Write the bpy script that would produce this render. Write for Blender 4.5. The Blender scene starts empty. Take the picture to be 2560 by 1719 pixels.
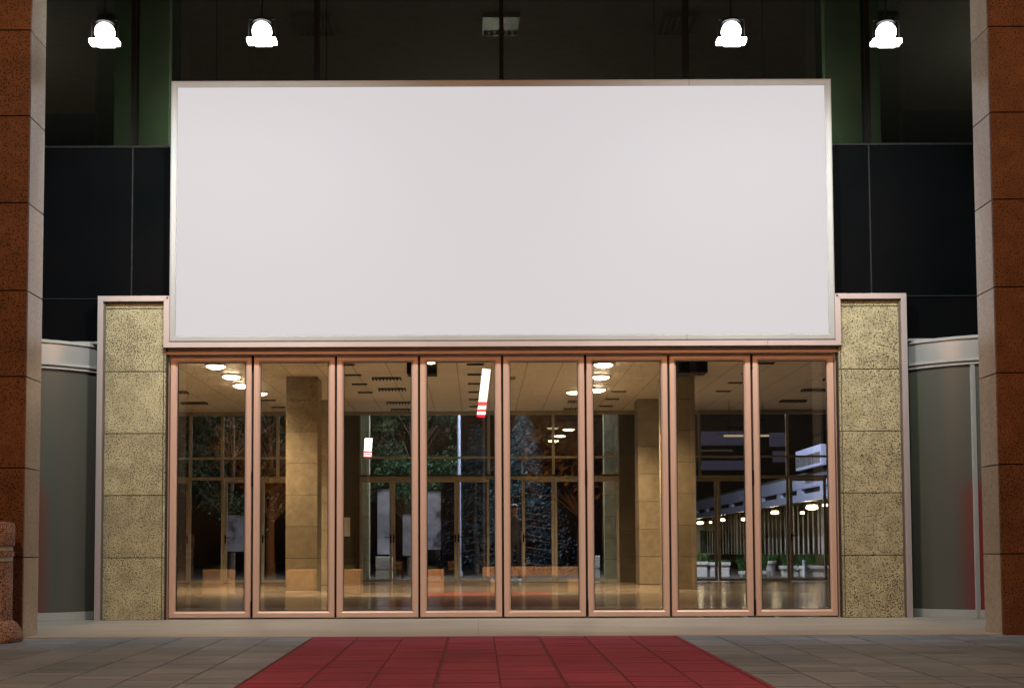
import bpy, bmesh, math, random
from mathutils import Vector, Matrix
R = math.radians
random.seed(7)
scn = bpy.context.scene
COL = scn.collection
XC = 0.255          # symmetry axis of the entrance

# ------------------------------------------------------------------ node helpers
def newmat(name):
    m = bpy.data.materials.new(name); m.use_nodes = True
    nt = m.node_tree; nt.nodes.clear()
    out = nt.nodes.new('ShaderNodeOutputMaterial')
    return m, nt, out
def N(nt, t, **kw):
    n = nt.nodes.new(t)
    for k, v in kw.items():
        if k in n.bl_rna.properties: setattr(n, k, v)
        else: n.inputs[k.replace('_', ' ')].default_value = v
    return n
def ramp(nt, src, stops):
    r = nt.nodes.new('ShaderNodeValToRGB'); e = r.color_ramp.elements
    while len(e) < len(stops): e.new(0.5)
    for i, (p, c) in enumerate(stops):
        e[i].position = p
        e[i].color = (c, c, c, 1) if isinstance(c, (int, float)) else (*c, 1)
    nt.links.new(src, r.inputs[0]); return r
def coords(nt, scale=(1, 1, 1), rnd=True):
    tc = nt.nodes.new('ShaderNodeTexCoord')
    mp = nt.nodes.new('ShaderNodeMapping'); mp.inputs['Scale'].default_value = scale
    if rnd:
        oi = nt.nodes.new('ShaderNodeObjectInfo')
        mu = nt.nodes.new('ShaderNodeMath'); mu.operation = 'MULTIPLY'; mu.inputs[1].default_value = 37.0
        nt.links.new(oi.outputs['Random'], mu.inputs[0])
        va = nt.nodes.new('ShaderNodeVectorMath'); va.operation = 'ADD'
        nt.links.new(tc.outputs['Object'], va.inputs[0]); nt.links.new(mu.outputs[0], va.inputs[1])
        nt.links.new(va.outputs[0], mp.inputs[0])
    else:
        nt.links.new(tc.outputs['Object'], mp.inputs[0])
    return mp.outputs[0]
def noise(nt, vec, scale, detail=4, rough=.55):
    n = nt.nodes.new('ShaderNodeTexNoise'); n.inputs['Scale'].default_value = scale
    n.inputs['Detail'].default_value = detail; n.inputs['Roughness'].default_value = rough
    nt.links.new(vec, n.inputs['Vector']); return n.outputs['Fac']
def mixc(nt, fac, a, b, mode='MIX'):
    n = nt.nodes.new('ShaderNodeMix'); n.data_type = 'RGBA'; n.blend_type = mode
    for s, v in ((0, fac), (6, a), (7, b)):
        if hasattr(v, 'is_linked') or hasattr(v, 'node'): nt.links.new(v, n.inputs[s])
        else: n.inputs[s].default_value = v if s == 0 else ((*v, 1) if len(v) == 3 else v)
    return n.outputs[2]
def bsdf(nt, out, rough=.5, metal=0, spec=.5):
    b = nt.nodes.new('ShaderNodeBsdfPrincipled'); b.inputs['Roughness'].default_value = rough
    b.inputs['Metallic'].default_value = metal; b.inputs['Specular IOR Level'].default_value = spec
    nt.links.new(b.outputs[0], out.inputs[0]); return b
def bump(nt, b, h, strength=.3, dist=.01):
    n = nt.nodes.new('ShaderNodeBump'); n.inputs['Strength'].default_value = strength
    n.inputs['Distance'].default_value = dist
    nt.links.new(h, n.inputs['Height']); nt.links.new(n.outputs[0], b.inputs['Normal'])

def plain(name, col, rough=.5, metal=0, var=.15, scale=6, spec=.5, bmp=.0, stretch=(1, 1, 1)):
    m, nt, out = newmat(name); b = bsdf(nt, out, rough, metal, spec)
    v = coords(nt, stretch); f = noise(nt, v, scale)
    r = ramp(nt, f, [(.3, tuple(c*(1-var) for c in col)), (.7, tuple(min(1, c*(1+var)) for c in col))])
    nt.links.new(r.outputs[0], b.inputs['Base Color'])
    rr = nt.nodes.new('ShaderNodeMapRange'); rr.inputs[3].default_value = rough*.8; rr.inputs[4].default_value = min(1, rough*1.25)
    nt.links.new(noise(nt, v, scale*2.3), rr.inputs[0]); nt.links.new(rr.outputs[0], b.inputs['Roughness'])
    if bmp: bump(nt, b, noise(nt, v, scale*8), bmp, .004)
    return m

def granite(name, base, dark, rough=.35, speck=1.0, stretch=(1, 1, 1), stain=.18, dens=.57, island=True, spec=.5):
    m, nt, out = newmat(name); b = bsdf(nt, out, rough, 0, spec)
    v = coords(nt, stretch)
    big = noise(nt, v, 1.6, 5)
    mid = noise(nt, v, 7, 4)
    fine = noise(nt, v, 52*speck, 2.5, .6)
    fine2 = noise(nt, v, 190*speck, 2, .6)
    c = mixc(nt, ramp(nt, mid, [(.35, 0.), (.65, 1.)]).outputs[0], tuple(x*(1-stain) for x in base), tuple(min(1, x*(1+stain)) for x in base))
    c = mixc(nt, ramp(nt, fine2, [(.45, 0.), (.62, .45)]).outputs[0], c, tuple(x*.62 for x in base))
    # speckle density follows the big clouds
    s = nt.nodes.new('ShaderNodeMath'); s.operation = 'MULTIPLY_ADD'; s.inputs[1].default_value = .16
    nt.links.new(big, s.inputs[0]); nt.links.new(fine, s.inputs[2])
    sp = ramp(nt, s.outputs[0], [(dens+.065, 0.), (dens+.11, 1.)])
    c = mixc(nt, sp.outputs[0], c, dark)
    if island:
        g = nt.nodes.new('ShaderNodeNewGeometry')
        rr = nt.nodes.new('ShaderNodeMapRange'); rr.inputs[3].default_value = .86; rr.inputs[4].default_value = 1.1
        nt.links.new(g.outputs['Random Per Island'], rr.inputs[0])
        hs = nt.nodes.new('ShaderNodeHueSaturation'); nt.links.new(c, hs.inputs['Color']); nt.links.new(rr.outputs[0], hs.inputs['Value'])
        c = hs.outputs[0]
    nt.links.new(c, b.inputs['Base Color'])
    bump(nt, b, fine, .12, .002)
    return m

def glass(name, tint=(1, 1, 1), refl=.1, rough=0.0, rcol=(1, 1, 1)):
    m, nt, out = newmat(name)
    t = nt.nodes.new('ShaderNodeBsdfTransparent'); t.inputs[0].default_value = (*tint, 1)
    g = nt.nodes.new('ShaderNodeBsdfGlossy'); g.inputs['Color'].default_value = (*rcol, 1); g.inputs['Roughness'].default_value = rough
    fr = nt.nodes.new('ShaderNodeFresnel'); fr.inputs[0].default_value = 1.5
    ad = nt.nodes.new('ShaderNodeMath'); ad.operation = 'ADD'; ad.inputs[1].default_value = refl-.04; ad.use_clamp = True
    nt.links.new(fr.outputs[0], ad.inputs[0])
    mx = nt.nodes.new('ShaderNodeMixShader'); nt.links.new(ad.outputs[0], mx.inputs[0])
    nt.links.new(t.outputs[0], mx.inputs[1]); nt.links.new(g.outputs[0], mx.inputs[2]); nt.links.new(mx.outputs[0], out.inputs[0])
    return m

def emis(name, col, s):
    m, nt, out = newmat(name); e = nt.nodes.new('ShaderNodeEmission')
    e.inputs[0].default_value = (*col, 1); e.inputs[1].default_value = s
    nt.links.new(e.outputs[0], out.inputs[0]); return m

M = {}
M['alutrim'] = plain('silver_trim', (.50, .455, .45), .42, .2, .05, 3, stretch=(1, 1, .2))
M['alu'] = plain('anodised_aluminium', (.59, .42, .335), .40, .15, .05, 3, stretch=(1, 1, .2))
M['alu_light'] = plain('pale_aluminium', (.37, .40, .40), .62, .05, .05, 2)
M['alu_dark'] = plain('bronze_aluminium', (.17, .14, .115), .45, .4, .12, 3)
M['alu_back'] = plain('champagne_aluminium', (.29, .26, .205), .42, .2, .1, 3)
M['drum'] = plain('brushed_drum_metal', (.36, .40, .41), .32, .35, .05, 2)
M['black'] = plain('black_rubber', (.008, .008, .008), .6, 0, .2)
M['blackmetal'] = plain('black_metal', (.003, .003, .004), .6, 0, .2, spec=.1)
M['jointgrey'] = plain('grey_sealant', (.022, .023, .026), .8, 0, .3, 30, spec=.1)
M['gran_y'] = granite('yellow_granite', (.44, .425, .27), (.06, .062, .048), .22, 1.6, dens=.548)
M['gran_o'] = granite('rust_granite', (.165, .085, .048), (.026, .016, .012), .5, 1.5, dens=.563, spec=.25)
M['gran_s'] = granite('grey_travertine', (.42, .395, .335), (.31, .285, .24), .2, 1.6, (1.3, 1.3, .4), .07, dens=.53)
M['gran_in'] = granite('ochre_limestone', (.235, .195, .135), (.20, .15, .09), .4, .7, (1, 1, 1), .16, dens=.64)
M['gran_dk'] = granite('brown_limestone', (.06, .046, .03), (.09, .065, .04), .4, .7, (1, 1, 1), .16, dens=.64)
M['gran_gr'] = granite('pale_green_stone', (.30, .32, .22), (.2, .2, .15), .5, .8, dens=.64)
M['joint'] = plain('dark_joint', (.02, .018, .014), .8)
M['concrete'] = plain('concrete', (.34, .32, .29), .8, 0, .15, 9, bmp=.3)
M['white_pot'] = plain('white_concrete', (.62, .6, .55), .7, 0, .08, 5)
M['glass'] = glass('clear_glass', (.90, .855, .79), .105)
M['glass_back'] = glass('back_glass', (.9, .92, .92), .045)
M['glass_up'] = glass('tinted_glass', (.42, .44, .40), .075)
M['louvre'] = plain('louvre_metal', (.15, .15, .12), .4, .3)
M['flood'] = emis('flood_lens', (1, .99, .97), 14)
M['down'] = emis('downlight_lens', (1, .88, .66), 75)
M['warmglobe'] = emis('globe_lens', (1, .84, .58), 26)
M['strip'] = emis('strip_lens', (1, .86, .62), 2.6)
M['dimstrip'] = emis('dim_strip', (1, .86, .55), .55)
M['green_wall'] = plain('green_painted_column', (.24, .32, .235), .6, 0, .1, 2)
M['darkroom'] = plain('dark_plaster', (.10, .095, .085), .85, 0, .1, 2)
M['skin'] = plain('skin', (.20, .12, .09), .6)
M['hair'] = plain('dark_hair', (.02, .014, .01), .6)
M['shirt'] = plain('dark_jacket', (.03, .032, .045), .8)
M['trousers'] = plain('dark_trousers', (.02, .02, .025), .8)
M['shoe'] = plain('white_shoe', (.7, .7, .72), .6)
M['bark'] = plain('bark', (.09, .065, .045), .9, 0, .3, 12, bmp=.5)
M['blue_fascia'] = plain('blue_white_cladding', (.42, .46, .62), .5, 0, .06, 2)
M['pole'] = plain('galvanised_pole', (.32, .36, .48), .45, .3, .08)
M['red'] = plain('red_lacquer', (.42, .02, .02), .5)

# lit sign face
m, nt, out = newmat('backlit_sign_face')
b = bsdf(nt, out, .55); b.inputs['Base Color'].default_value = (.02, .02, .02, 1); b.inputs['Specular IOR Level'].default_value = .05
g = noise(nt, coords(nt, (1, 1, 1), False), .25, 1)
c = ramp(nt, g, [(.2, (.735, .69, .705)), (.8, (.71, .672, .69))])
nt.links.new(c.outputs[0], b.inputs['Emission Color']); b.inputs['Emission Strength'].default_value = .93
M['sign'] = m

# opaque spandrel glass: black, faint grime
m, nt, out = newmat('spandrel_glass'); b = bsdf(nt, out, .06, 0, .3)
v = coords(nt); f = noise(nt, v, .7, 4)
c = ramp(nt, f, [(.3, (.002, .0036, .004)), (.7, (.0058, .0058, .0068))]); nt.links.new(c.outputs[0], b.inputs['Base Color'])
rr = ramp(nt, noise(nt, v, 3, 6), [(.3, .02), (.75, .09)]); nt.links.new(rr.outputs[0], b.inputs['Roughness'])
M['spandrel'] = m

# frosted curved glass of the revolving doors: soft streaks, plus a painted red blur of something seen in it
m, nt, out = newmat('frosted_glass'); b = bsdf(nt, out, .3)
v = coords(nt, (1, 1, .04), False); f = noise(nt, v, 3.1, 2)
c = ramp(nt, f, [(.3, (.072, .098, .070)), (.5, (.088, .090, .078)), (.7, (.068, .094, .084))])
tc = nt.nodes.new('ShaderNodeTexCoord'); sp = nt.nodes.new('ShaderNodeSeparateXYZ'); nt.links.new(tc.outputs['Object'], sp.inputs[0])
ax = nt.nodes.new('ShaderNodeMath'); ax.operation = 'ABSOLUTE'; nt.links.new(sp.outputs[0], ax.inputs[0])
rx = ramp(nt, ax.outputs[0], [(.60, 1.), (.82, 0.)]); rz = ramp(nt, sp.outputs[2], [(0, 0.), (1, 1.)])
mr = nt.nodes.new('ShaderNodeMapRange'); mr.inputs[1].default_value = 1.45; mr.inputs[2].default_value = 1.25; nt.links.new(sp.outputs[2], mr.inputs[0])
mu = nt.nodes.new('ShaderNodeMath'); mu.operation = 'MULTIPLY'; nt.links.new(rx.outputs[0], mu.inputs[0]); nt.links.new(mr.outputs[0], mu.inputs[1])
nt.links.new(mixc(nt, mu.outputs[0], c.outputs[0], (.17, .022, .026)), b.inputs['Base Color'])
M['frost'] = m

# floor of the hall: polished tiles with fine grain across
m, nt, out = newmat('polished_terrazzo'); b = bsdf(nt, out, .12)
v = coords(nt, (.25, 3, 1), False); f = noise(nt, v, 2.2, 6, .6)
c = ramp(nt, f, [(.3, (.165, .135, .10)), (.7, (.235, .195, .145))])
br = nt.nodes.new('ShaderNodeTexBrick'); br.offset = 0; br.inputs['Scale'].default_value = 1
br.inputs['Brick Width'].default_value = .6; br.inputs['Row Height'].default_value = .6; br.inputs['Mortar Size'].default_value = .004
br.inputs['Color1'].default_value = (1, 1, 1, 1); br.inputs['Color2'].default_value = (.93, .93, .93, 1); br.inputs['Mortar'].default_value = (.45, .45, .45, 1)
nt.links.new(coords(nt, (1, 1, 1), False), br.inputs['Vector'])
nt.links.new(mixc(nt, 1.0, c.outputs[0], br.outputs[0], 'MULTIPLY'), b.inputs['Base Color'])
rr = ramp(nt, noise(nt, coords(nt, (.3, 6, 1), False), 9, 4), [(.3, .07), (.8, .26)]); nt.links.new(rr.outputs[0], b.inputs['Roughness'])
M['hallfloor'] = m

# ledge: honed granite slab, sandy
m, nt, out = newmat('ledge_stone'); b = bsdf(nt, out, .5)
v = coords(nt, (1, 1, 1), False)
c = ramp(nt, noise(nt, coords(nt, (.5, 1.5, 1), False), 1.4, 6), [(.3, (.26, .26, .23)), (.7, (.39, .385, .345))])
c2 = mixc(nt, ramp(nt, noise(nt, v, 130, 2), [(.5, 0.), (.6, .5)]).outputs[0], c.outputs[0], (.17, .15, .115))
br = nt.nodes.new('ShaderNodeTexBrick'); br.offset = 0; br.inputs['Scale'].default_value = 1
br.inputs['Brick Width'].default_value = 1.3; br.inputs['Row Height'].default_value = 4; br.inputs['Mortar Size'].default_value = .003
for k, vv in (('Color1', 1), ('Color2', .95), ('Mortar', .6)): br.inputs[k].default_value = (vv, vv, vv, 1)
nt.links.new(v, br.inputs['Vector'])
nt.links.new(mixc(nt, 1.0, c2, br.outputs[0], 'MULTIPLY'), b.inputs['Base Color'])
bump(nt, b, noise(nt, v, 90), .15, .003)
M['ledge'] = m

def paver_mat(name, cols, rough=.62, dust=.0, spec=.35):
    m, nt, out = newmat(name); b = bsdf(nt, out, rough, 0, spec)
    g = nt.nodes.new('ShaderNodeNewGeometry')
    c = ramp(nt, g.outputs['Random Per Island'], [(0, cols[0]), (.5, cols[1]), (1, cols[2])])
    v = coords(nt, (1, 1, 1), False)
    streak = noise(nt, coords(nt, (.7, 5, 1), False), 3.2, 5)
    k = mixc(nt, 1.0, c.outputs[0], ramp(nt, streak, [(.25, .66), (.75, 1.22)]).outputs[0], 'MULTIPLY')
    k = mixc(nt, 1.0, k, ramp(nt, noise(nt, v, .8, 4), [(.3, .75), (.7, 1.15)]).outputs[0], 'MULTIPLY')
    k = mixc(nt, ramp(nt, noise(nt, v, 110, 2), [(.55, 0.), (.66, .5)]).outputs[0], k, tuple(x*.5 for x in cols[0]))
    nt.links.new(k, b.inputs['Base Color'])
    rr = ramp(nt, streak, [(.3, rough*.7), (.8, min(1, rough*1.2))]); nt.links.new(rr.outputs[0], b.inputs['Roughness'])
    bump(nt, b, noise(nt, v, 45, 5), .25, .004)
    return m
M['paver'] = paver_mat('granite_paver', [(.14, .225, .325), (.175, .262, .37), (.215, .305, .42)])
M['carpet'] = paver_mat('red_carpet', [(.25, .052, .105), (.28, .057, .114), (.305, .062, .122)], .85, spec=.12)
M['carpet_gap'] = plain('red_carpet_crease', (.11, .020, .035), .9)
M['sand'] = plain('joint_sand', (.020, .015, .013), .95, 0, .3, 20)
M['earth'] = plain('dark_ground', (.06, .055, .045), .9, 0, .3, 1.5)

# hall ceiling: 0.6 x 0.3 metal planks
m, nt, out = newmat('ceiling_planks'); b = bsdf(nt, out, .5)
tc = nt.nodes.new('ShaderNodeTexCoord'); br = nt.nodes.new('ShaderNodeTexBrick'); br.offset = 0
br.inputs['Scale'].default_value = 1; br.inputs['Brick Width'].default_value = .62; br.inputs['Row Height'].default_value = .3
br.inputs['Mortar Size'].default_value = .008; br.inputs['Mortar Smooth'].default_value = .3
for k, vv in (('Color1', (.80, .74, .64)), ('Color2', (.74, .68, .59)), ('Mortar', (.28, .24, .19))): br.inputs[k].default_value = (*vv, 1)
nt.links.new(tc.outputs['Object'], br.inputs['Vector']); nt.links.new(br.outputs[0], b.inputs['Base Color'])
M['ceil'] = m

def leafmat(name, c1, c2, c3):
    m, nt, out = newmat(name)
    g = nt.nodes.new('ShaderNodeNewGeometry'); c = ramp(nt, g.outputs['Random Per Island'], [(0, c1), (.55, c2), (1, c3)])
    d = nt.nodes.new('ShaderNodeBsdfDiffuse'); t = nt.nodes.new('ShaderNodeBsdfTranslucent'); mx = nt.nodes.new('ShaderNodeMixShader'); mx.inputs[0].default_value = .3
    for s in (d, t): nt.links.new(c.outputs[0], s.inputs[0])
    nt.links.new(d.outputs[0], mx.inputs[1]); nt.links.new(t.outputs[0], mx.inputs[2]); nt.links.new(mx.outputs[0], out.inputs[0]); return m
M['leaf'] = leafmat('green_leaves', (.02, .04, .02), (.04, .075, .04), (.10, .15, .10))
M['needle'] = leafmat('blue_needles', (.012, .025, .032), (.03, .062, .08), (.10, .17, .20))
M['autumn'] = leafmat('sodium_lit_leaves', (.08, .07, .02), (.14, .11, .03), (.24, .16, .04))
M['grass'] = leafmat('planter_grass', (.03, .07, .02), (.07, .14, .04), (.13, .2, .07))

# ------------------------------------------------------------------ mesh helpers
def origin(o):
    v = Vector((0, 0, 0))
    while o: v += o.location; o = o.parent
    return v
class MB:
    def __init__(s): s.bm = bmesh.new()
    def box(s, x0, x1, y0, y1, z0, z1, mi=0, rot=None, piv=None):
        vs = [s.bm.verts.new(p) for p in ((x0,y0,z0),(x1,y0,z0),(x1,y1,z0),(x0,y1,z0),(x0,y0,z1),(x1,y0,z1),(x1,y1,z1),(x0,y1,z1))]
        for f in ((3,2,1,0),(4,5,6,7),(0,1,5,4),(1,2,6,5),(2,3,7,6),(3,0,4,7)):
            s.bm.faces.new([vs[i] for i in f]).material_index = mi
        if rot is not None:
            bmesh.ops.rotate(s.bm, cent=piv, matrix=rot, verts=vs)
        return vs
    def tube(s, a, b, r0, r1=None, n=10, cap=True):
        a, b = Vector(a), Vector(b); r1 = r0 if r1 is None else r1
        q = (b-a).to_track_quat('Z', 'Y')
        A = [s.bm.verts.new(a + q @ Vector((r0*math.cos(t), r0*math.sin(t), 0))) for t in [2*math.pi*i/n for i in range(n)]]
        B = [s.bm.verts.new(b + q @ Vector((r1*math.cos(t), r1*math.sin(t), 0))) for t in [2*math.pi*i/n for i in range(n)]]
        for i in range(n): s.bm.faces.new((A[i], A[(i+1) % n], B[(i+1) % n], B[i]))
        if cap: s.bm.faces.new(A[::-1]); s.bm.faces.new(B)
    def lathe(s, prof, c, n=32):
        rings = [[s.bm.verts.new((c[0]+r*math.cos(2*math.pi*i/n), c[1]+r*math.sin(2*math.pi*i/n), c[2]+z)) for i in range(n)] for r, z in prof]
        for A, B in zip(rings, rings[1:]):
            for i in range(n): s.bm.faces.new((A[i], A[(i+1) % n], B[(i+1) % n], B[i]))
        s.bm.faces.new(rings[0][::-1]); s.bm.faces.new(rings[-1])
    def prism(s, pts, y0, y1):          # polygon in x,z extruded along y
        A = [s.bm.verts.new((x, y0, z)) for x, z in pts]; B = [s.bm.verts.new((x, y1, z)) for x, z in pts]
        n = len(pts); s.bm.faces.new(A); s.bm.faces.new(B[::-1])
        for i in range(n): s.bm.faces.new((A[i], B[i], B[(i+1) % n], A[(i+1) % n]))
    def frame(s, x0, x1, z0, z1, prof, sides=(1, 1, 1, 1)):
        # mitred frame; prof = list of (inset, y), a closed section
        n = len(prof)
        cor = []
        for cx_, cz_, sx, sz in ((x0, z0, 1, 1), (x1, z0, -1, 1), (x1, z1, -1, -1), (x0, z1, 1, -1)):
            cor.append([(cx_+sx*i, y, cz_+sz*i) for i, y in prof])
        for k in range(4):
            if not sides[k]: continue
            A = [s.bm.verts.new(p) for p in cor[k]]; B = [s.bm.verts.new(p) for p in cor[(k+1) % 4]]
            for i in range(n): s.bm.faces.new((A[i], B[i], B[(i+1) % n], A[(i+1) % n]))
            s.bm.faces.new(A[::-1]); s.bm.faces.new(B)
    def arcwall(s, c, r0, r1, a0, a1, z0, z1, n=24):
        P_ = []
        for i in range(n+1):
            a = a0+(a1-a0)*i/n
            P_.append([s.bm.verts.new((c[0]+r*math.cos(a), c[1]+r*math.sin(a), z)) for r, z in ((r0, z0), (r1, z0), (r1, z1), (r0, z1))])
        for A, B in zip(P_, P_[1:]):
            for k in range(4): s.bm.faces.new((A[k], A[(k+1) % 4], B[(k+1) % 4], B[k]))
        s.bm.faces.new(P_[0][::-1]); s.bm.faces.new(P_[-1])
    def build(s, name, mat, parent=None, bevel=0, smooth=False, kind=None):
        bmesh.ops.recalc_face_normals(s.bm, faces=s.bm.faces)
        o_ = origin(parent)
        bmesh.ops.translate(s.bm, vec=-o_, verts=s.bm.verts)
        me = bpy.data.meshes.new(name); s.bm.to_mesh(me); s.bm.free()
        for mm in (mat if isinstance(mat, (list, tuple)) else [mat]): me.materials.append(mm)
        if smooth:
            for p in me.polygons: p.use_smooth = True
            try: me.set_sharp_from_angle(angle=R(35))
            except Exception: pass
        o = bpy.data.objects.new(name, me); COL.objects.link(o)
        if parent: o.parent = parent
        if bevel:
            bv = o.modifiers.new('bevel', 'BEVEL'); bv.width = bevel; bv.segments = 2; bv.limit_method = 'ANGLE'
        if kind: o['kind'] = kind
        return o
def tag(o, label, cat, group=None):
    o['label'] = label; o['category'] = cat
    if group: o['group'] = group
    return o
def thing(name, loc, label, cat, group=None):
    o = bpy.data.objects.new(name, None); COL.objects.link(o); o.location = loc; o.empty_display_size = .2
    return tag(o, label, cat, group)
def kids(o): return [c for c in bpy.data.objects if c.parent == o]
def copy_tree(o, loc, label, group=None):
    def cp(a, par):
        c = a.copy(); COL.objects.link(c)
        if par: c.parent = par
        for ch in KIDS.get(a.name, []): cp(ch, c)
        return c
    KIDS = {}
    for ob in bpy.data.objects:
        if ob.parent: KIDS.setdefault(ob.parent.name, []).append(ob)
    n = cp(o, None); n.location = loc; n['label'] = label
    if group: n['group'] = group
    return n
def light(kind, name, loc, power, col, parent=None, size=.1, rot=None, spot=None, blend=.5):
    d = bpy.data.lights.new(name, kind); d.energy = power; d.color = col
    if kind in ('POINT', 'SPOT'): d.shadow_soft_size = size
    if kind == 'AREA': d.size = size; d.shape = 'DISK'
    if kind == 'SPOT': d.spot_size = R(spot or 120); d.spot_blend = blend
    o = bpy.data.objects.new(name, d); COL.objects.link(o)
    o.location = Vector(loc) - origin(parent)
    if parent: o.parent = parent
    if rot: o.rotation_euler = rot
    return o
def aim(o, tgt, frm): o.rotation_euler = (Vector(tgt)-Vector(frm)).to_track_quat('-Z', 'Y').to_euler()

# ------------------------------------------------------------------ ground
LED = -2.70
SL = .0183
b = MB(); b.box(-120, 120, 17.0, 160, -.3, -.012); b.build('ground', M['earth'], kind='structure')
b = MB(); b.box(-120, 120, -120, LED-.02, -.6, -.4); b.build('ground', M['earth'], kind='structure')
# entrance ledge (flush slab in front of the doors)
b = MB(); b.box(-9, 9.5, LED, .0, -.3, 0); b.build('entrance_ledge', M['ledge'], kind='structure', bevel=.006)
b = MB(); b.box(-9, 9.5, .004, 17.0, -.3, -.002); b.build('hall_floor', M['hallfloor'], kind='structure')

# plaza of granite pavers: continuous long joints, staggered cross joints
def pz(y): return -.006 - SL*(LED-y)
CW = .359; CX0, CX1 = -1.335, 1.60
pv = MB(); cv = MB()
def slab(mb, x0, x1, y0, y1, h):
    g = .0035; x0 += g; x1 -= g; y0 += g*1.7; y1 -= g*1.7; c = .005
    t = [mb.bm.verts.new(p) for p in ((x0+c,y0+c,pz(y0)+h),(x1-c,y0+c,pz(y0)+h),(x1-c,y1-c,pz(y1)+h),(x0+c,y1-c,pz(y1)+h))]
    u = [mb.bm.verts.new(p) for p in ((x0,y0,pz(y0)+h-.012),(x1,y0,pz(y0)+h-.012),(x1,y1,pz(y1)+h-.012),(x0,y1,pz(y1)+h-.012))]
    mb.bm.faces.new(t)
    for i in range(4): mb.bm.faces.new((u[i], u[(i+1) % 4], t[(i+1) % 4], t[i]))
rg = random.Random(3)
for i in range(-17, 20):
    xa = .30 + i*CW + rg.uniform(-.004, .004) - CW/2; xb = xa + CW
    y = LED - .004
    first = True
    while y > -17:
        L = rg.choice([.11, .14, .16, .18, .22, .3, .36, .45]) if not first else .17
        first = False
        tilt = rg.uniform(-.0012, .0012)
        ya = y - L
        # plain paver parts outside the carpet, carpeted parts inside it
        segs = [(xa, xb)]
        slabs = []
        if xb <= CX0 or xa >= CX1: slab(pv, xa, xb, ya, y, tilt)
        else:
            if xa < CX0: slab(pv, xa, CX0, ya, y, tilt)
            if xb > CX1: slab(pv, CX1, xb, ya, y, tilt)
            a_, b_ = max(xa, CX0), min(xb, CX1)
            if b_-a_ > .012: slab(cv, a_, b_, ya, y, .006+tilt)
        y = ya
pv.build('plaza_paving', M['paver'], kind='structure')
def sheet(x0, x1, y0, y1, dz, name, mat, kind=None, parent=None):
    s = MB(); v = [s.bm.verts.new((x, y, pz(y)+dz)) for x, y in ((x0, y0), (x1, y0), (x1, y1), (x0, y1))]; s.bm.faces.new(v)
    return s.build(name, mat, parent, kind=kind)
sheet(-40, 40, -60, LED, -.0095, 'paving_bed', M['sand'], 'structure')
rc = thing('red_carpet', (XC*.5, LED, 0), 'red carpet lying over the pavers, leading up to the glass doors', 'carpet')
cv.build('carpet_surface', M['carpet'], rc)
sheet(CX0, CX1, -17, LED-.004, .001, 'carpet_backing', M['carpet_gap'], None, rc)

# ------------------------------------------------------------------ stone pillars in front
JZ = [0, .645, 1.37, 2.115, 2.82, 3.545, 4.27, 4.99, 5.71, 6.43, 7.15, 7.87, 8.6]
for side, xi, lab in ((-1, -3.68, 'tall rust granite pillar with grey inner face, left of the entrance behind the litter bin'),
                      (1, 4.228, 'tall rust granite pillar with grey inner face, right of the entrance')):
    t = thing('stone_pillar', (xi+side*.55, -2.55, 0), lab, 'pillar', 'stone pillars flanking the entrance')
    f = MB(); s_ = MB(); k = MB()
    xo = xi+side*1.1
    g = .0045
    for z0, z1 in zip(JZ, JZ[1:]):
        zb = z0-(.05 if z0 == 0 else -g)
        f.box(min(xi, xo)+(.03 if side < 0 else 0)*0, max(xi, xo), -2.72, -2.69, zb, z1-g)
        x0, x1 = (xi-.03, xi) if side < 0 else (xi, xi+.03)
        s_.box(x0, x1, -2.6895, -2.36, zb, z1-g)
        x0, x1 = (xo, xo+.03) if side < 0 else (xo-.03, xo)
        f.box(x0, x1, -2.6895, -2.36, zb, z1-g)
    k.box(min(xi, xo)+.034, max(xi, xo)-.034, -2.685, -2.37, -.05, 8.6)
    f.build('front_cladding', M['gran_o'], t, .002); s_.build('side_cladding', M['gran_s'], t, .002); k.build('core', M['joint'], t)

# canopy slab above the forecourt, out of the picture but mirrored in the glass
cn = thing('entrance_canopy', (XC, -4.5, 8.6), 'flat concrete canopy high above the entrance pillars', 'canopy')
b = MB(); b.box(-9, 9.5, -9, -.12, 8.62, 9.2); b.build('slab', M['concrete'], cn)

# ------------------------------------------------------------------ billboard
bb = thing('billboard', (XC, -.15, 2.785), 'large blank white illuminated billboard in aluminium frame above the glass doors', 'billboard')
b = MB(); b.box(-3.10, 3.61, -.145, -.13, 2.909, 5.50); b.build('sign_face', M['sign'], bb)
prof = [(0, -.02), (0, -.150), (.012, -.158), (.052, -.158), (.062, -.150), (.068, -.140), (.068, -.02)]
b = MB(); b.frame(-3.168, 3.678, 2.841, 5.568, prof); b.build('frame', M['alu_light'], bb)
b = MB(); b.box(-3.165, 3.675, -.125, -.022, 2.845, 5.56); b.build('cabinet', M['blackmetal'], bb)
b = MB(); b.prism([(-3.222, 2.787), (3.724, 2.787), (3.682, 2.838), (-3.172, 2.838)], -.151, -.03); b.build('lower_trim', M['alutrim'], bb)
for q in ((2.205, -.1595, -.157, 5.5, 5.568), (2.15, -.1595, -.157, 2.842, 2.905), (2.98, -.1525, -.150, 2.79, 2.838)):
    b = MB(); b.box(q[0]-.0015, q[0]+.0015, *q[1:]); b.build('joint_seam', M['blackmetal'], bb)
for x in (-3.19, 3.70): b = MB(); b.tube((x, -.156, 3.30), (x, -.145, 3.30), .009, n=10); b.build('bolt', M['blackmetal'], bb)

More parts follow.
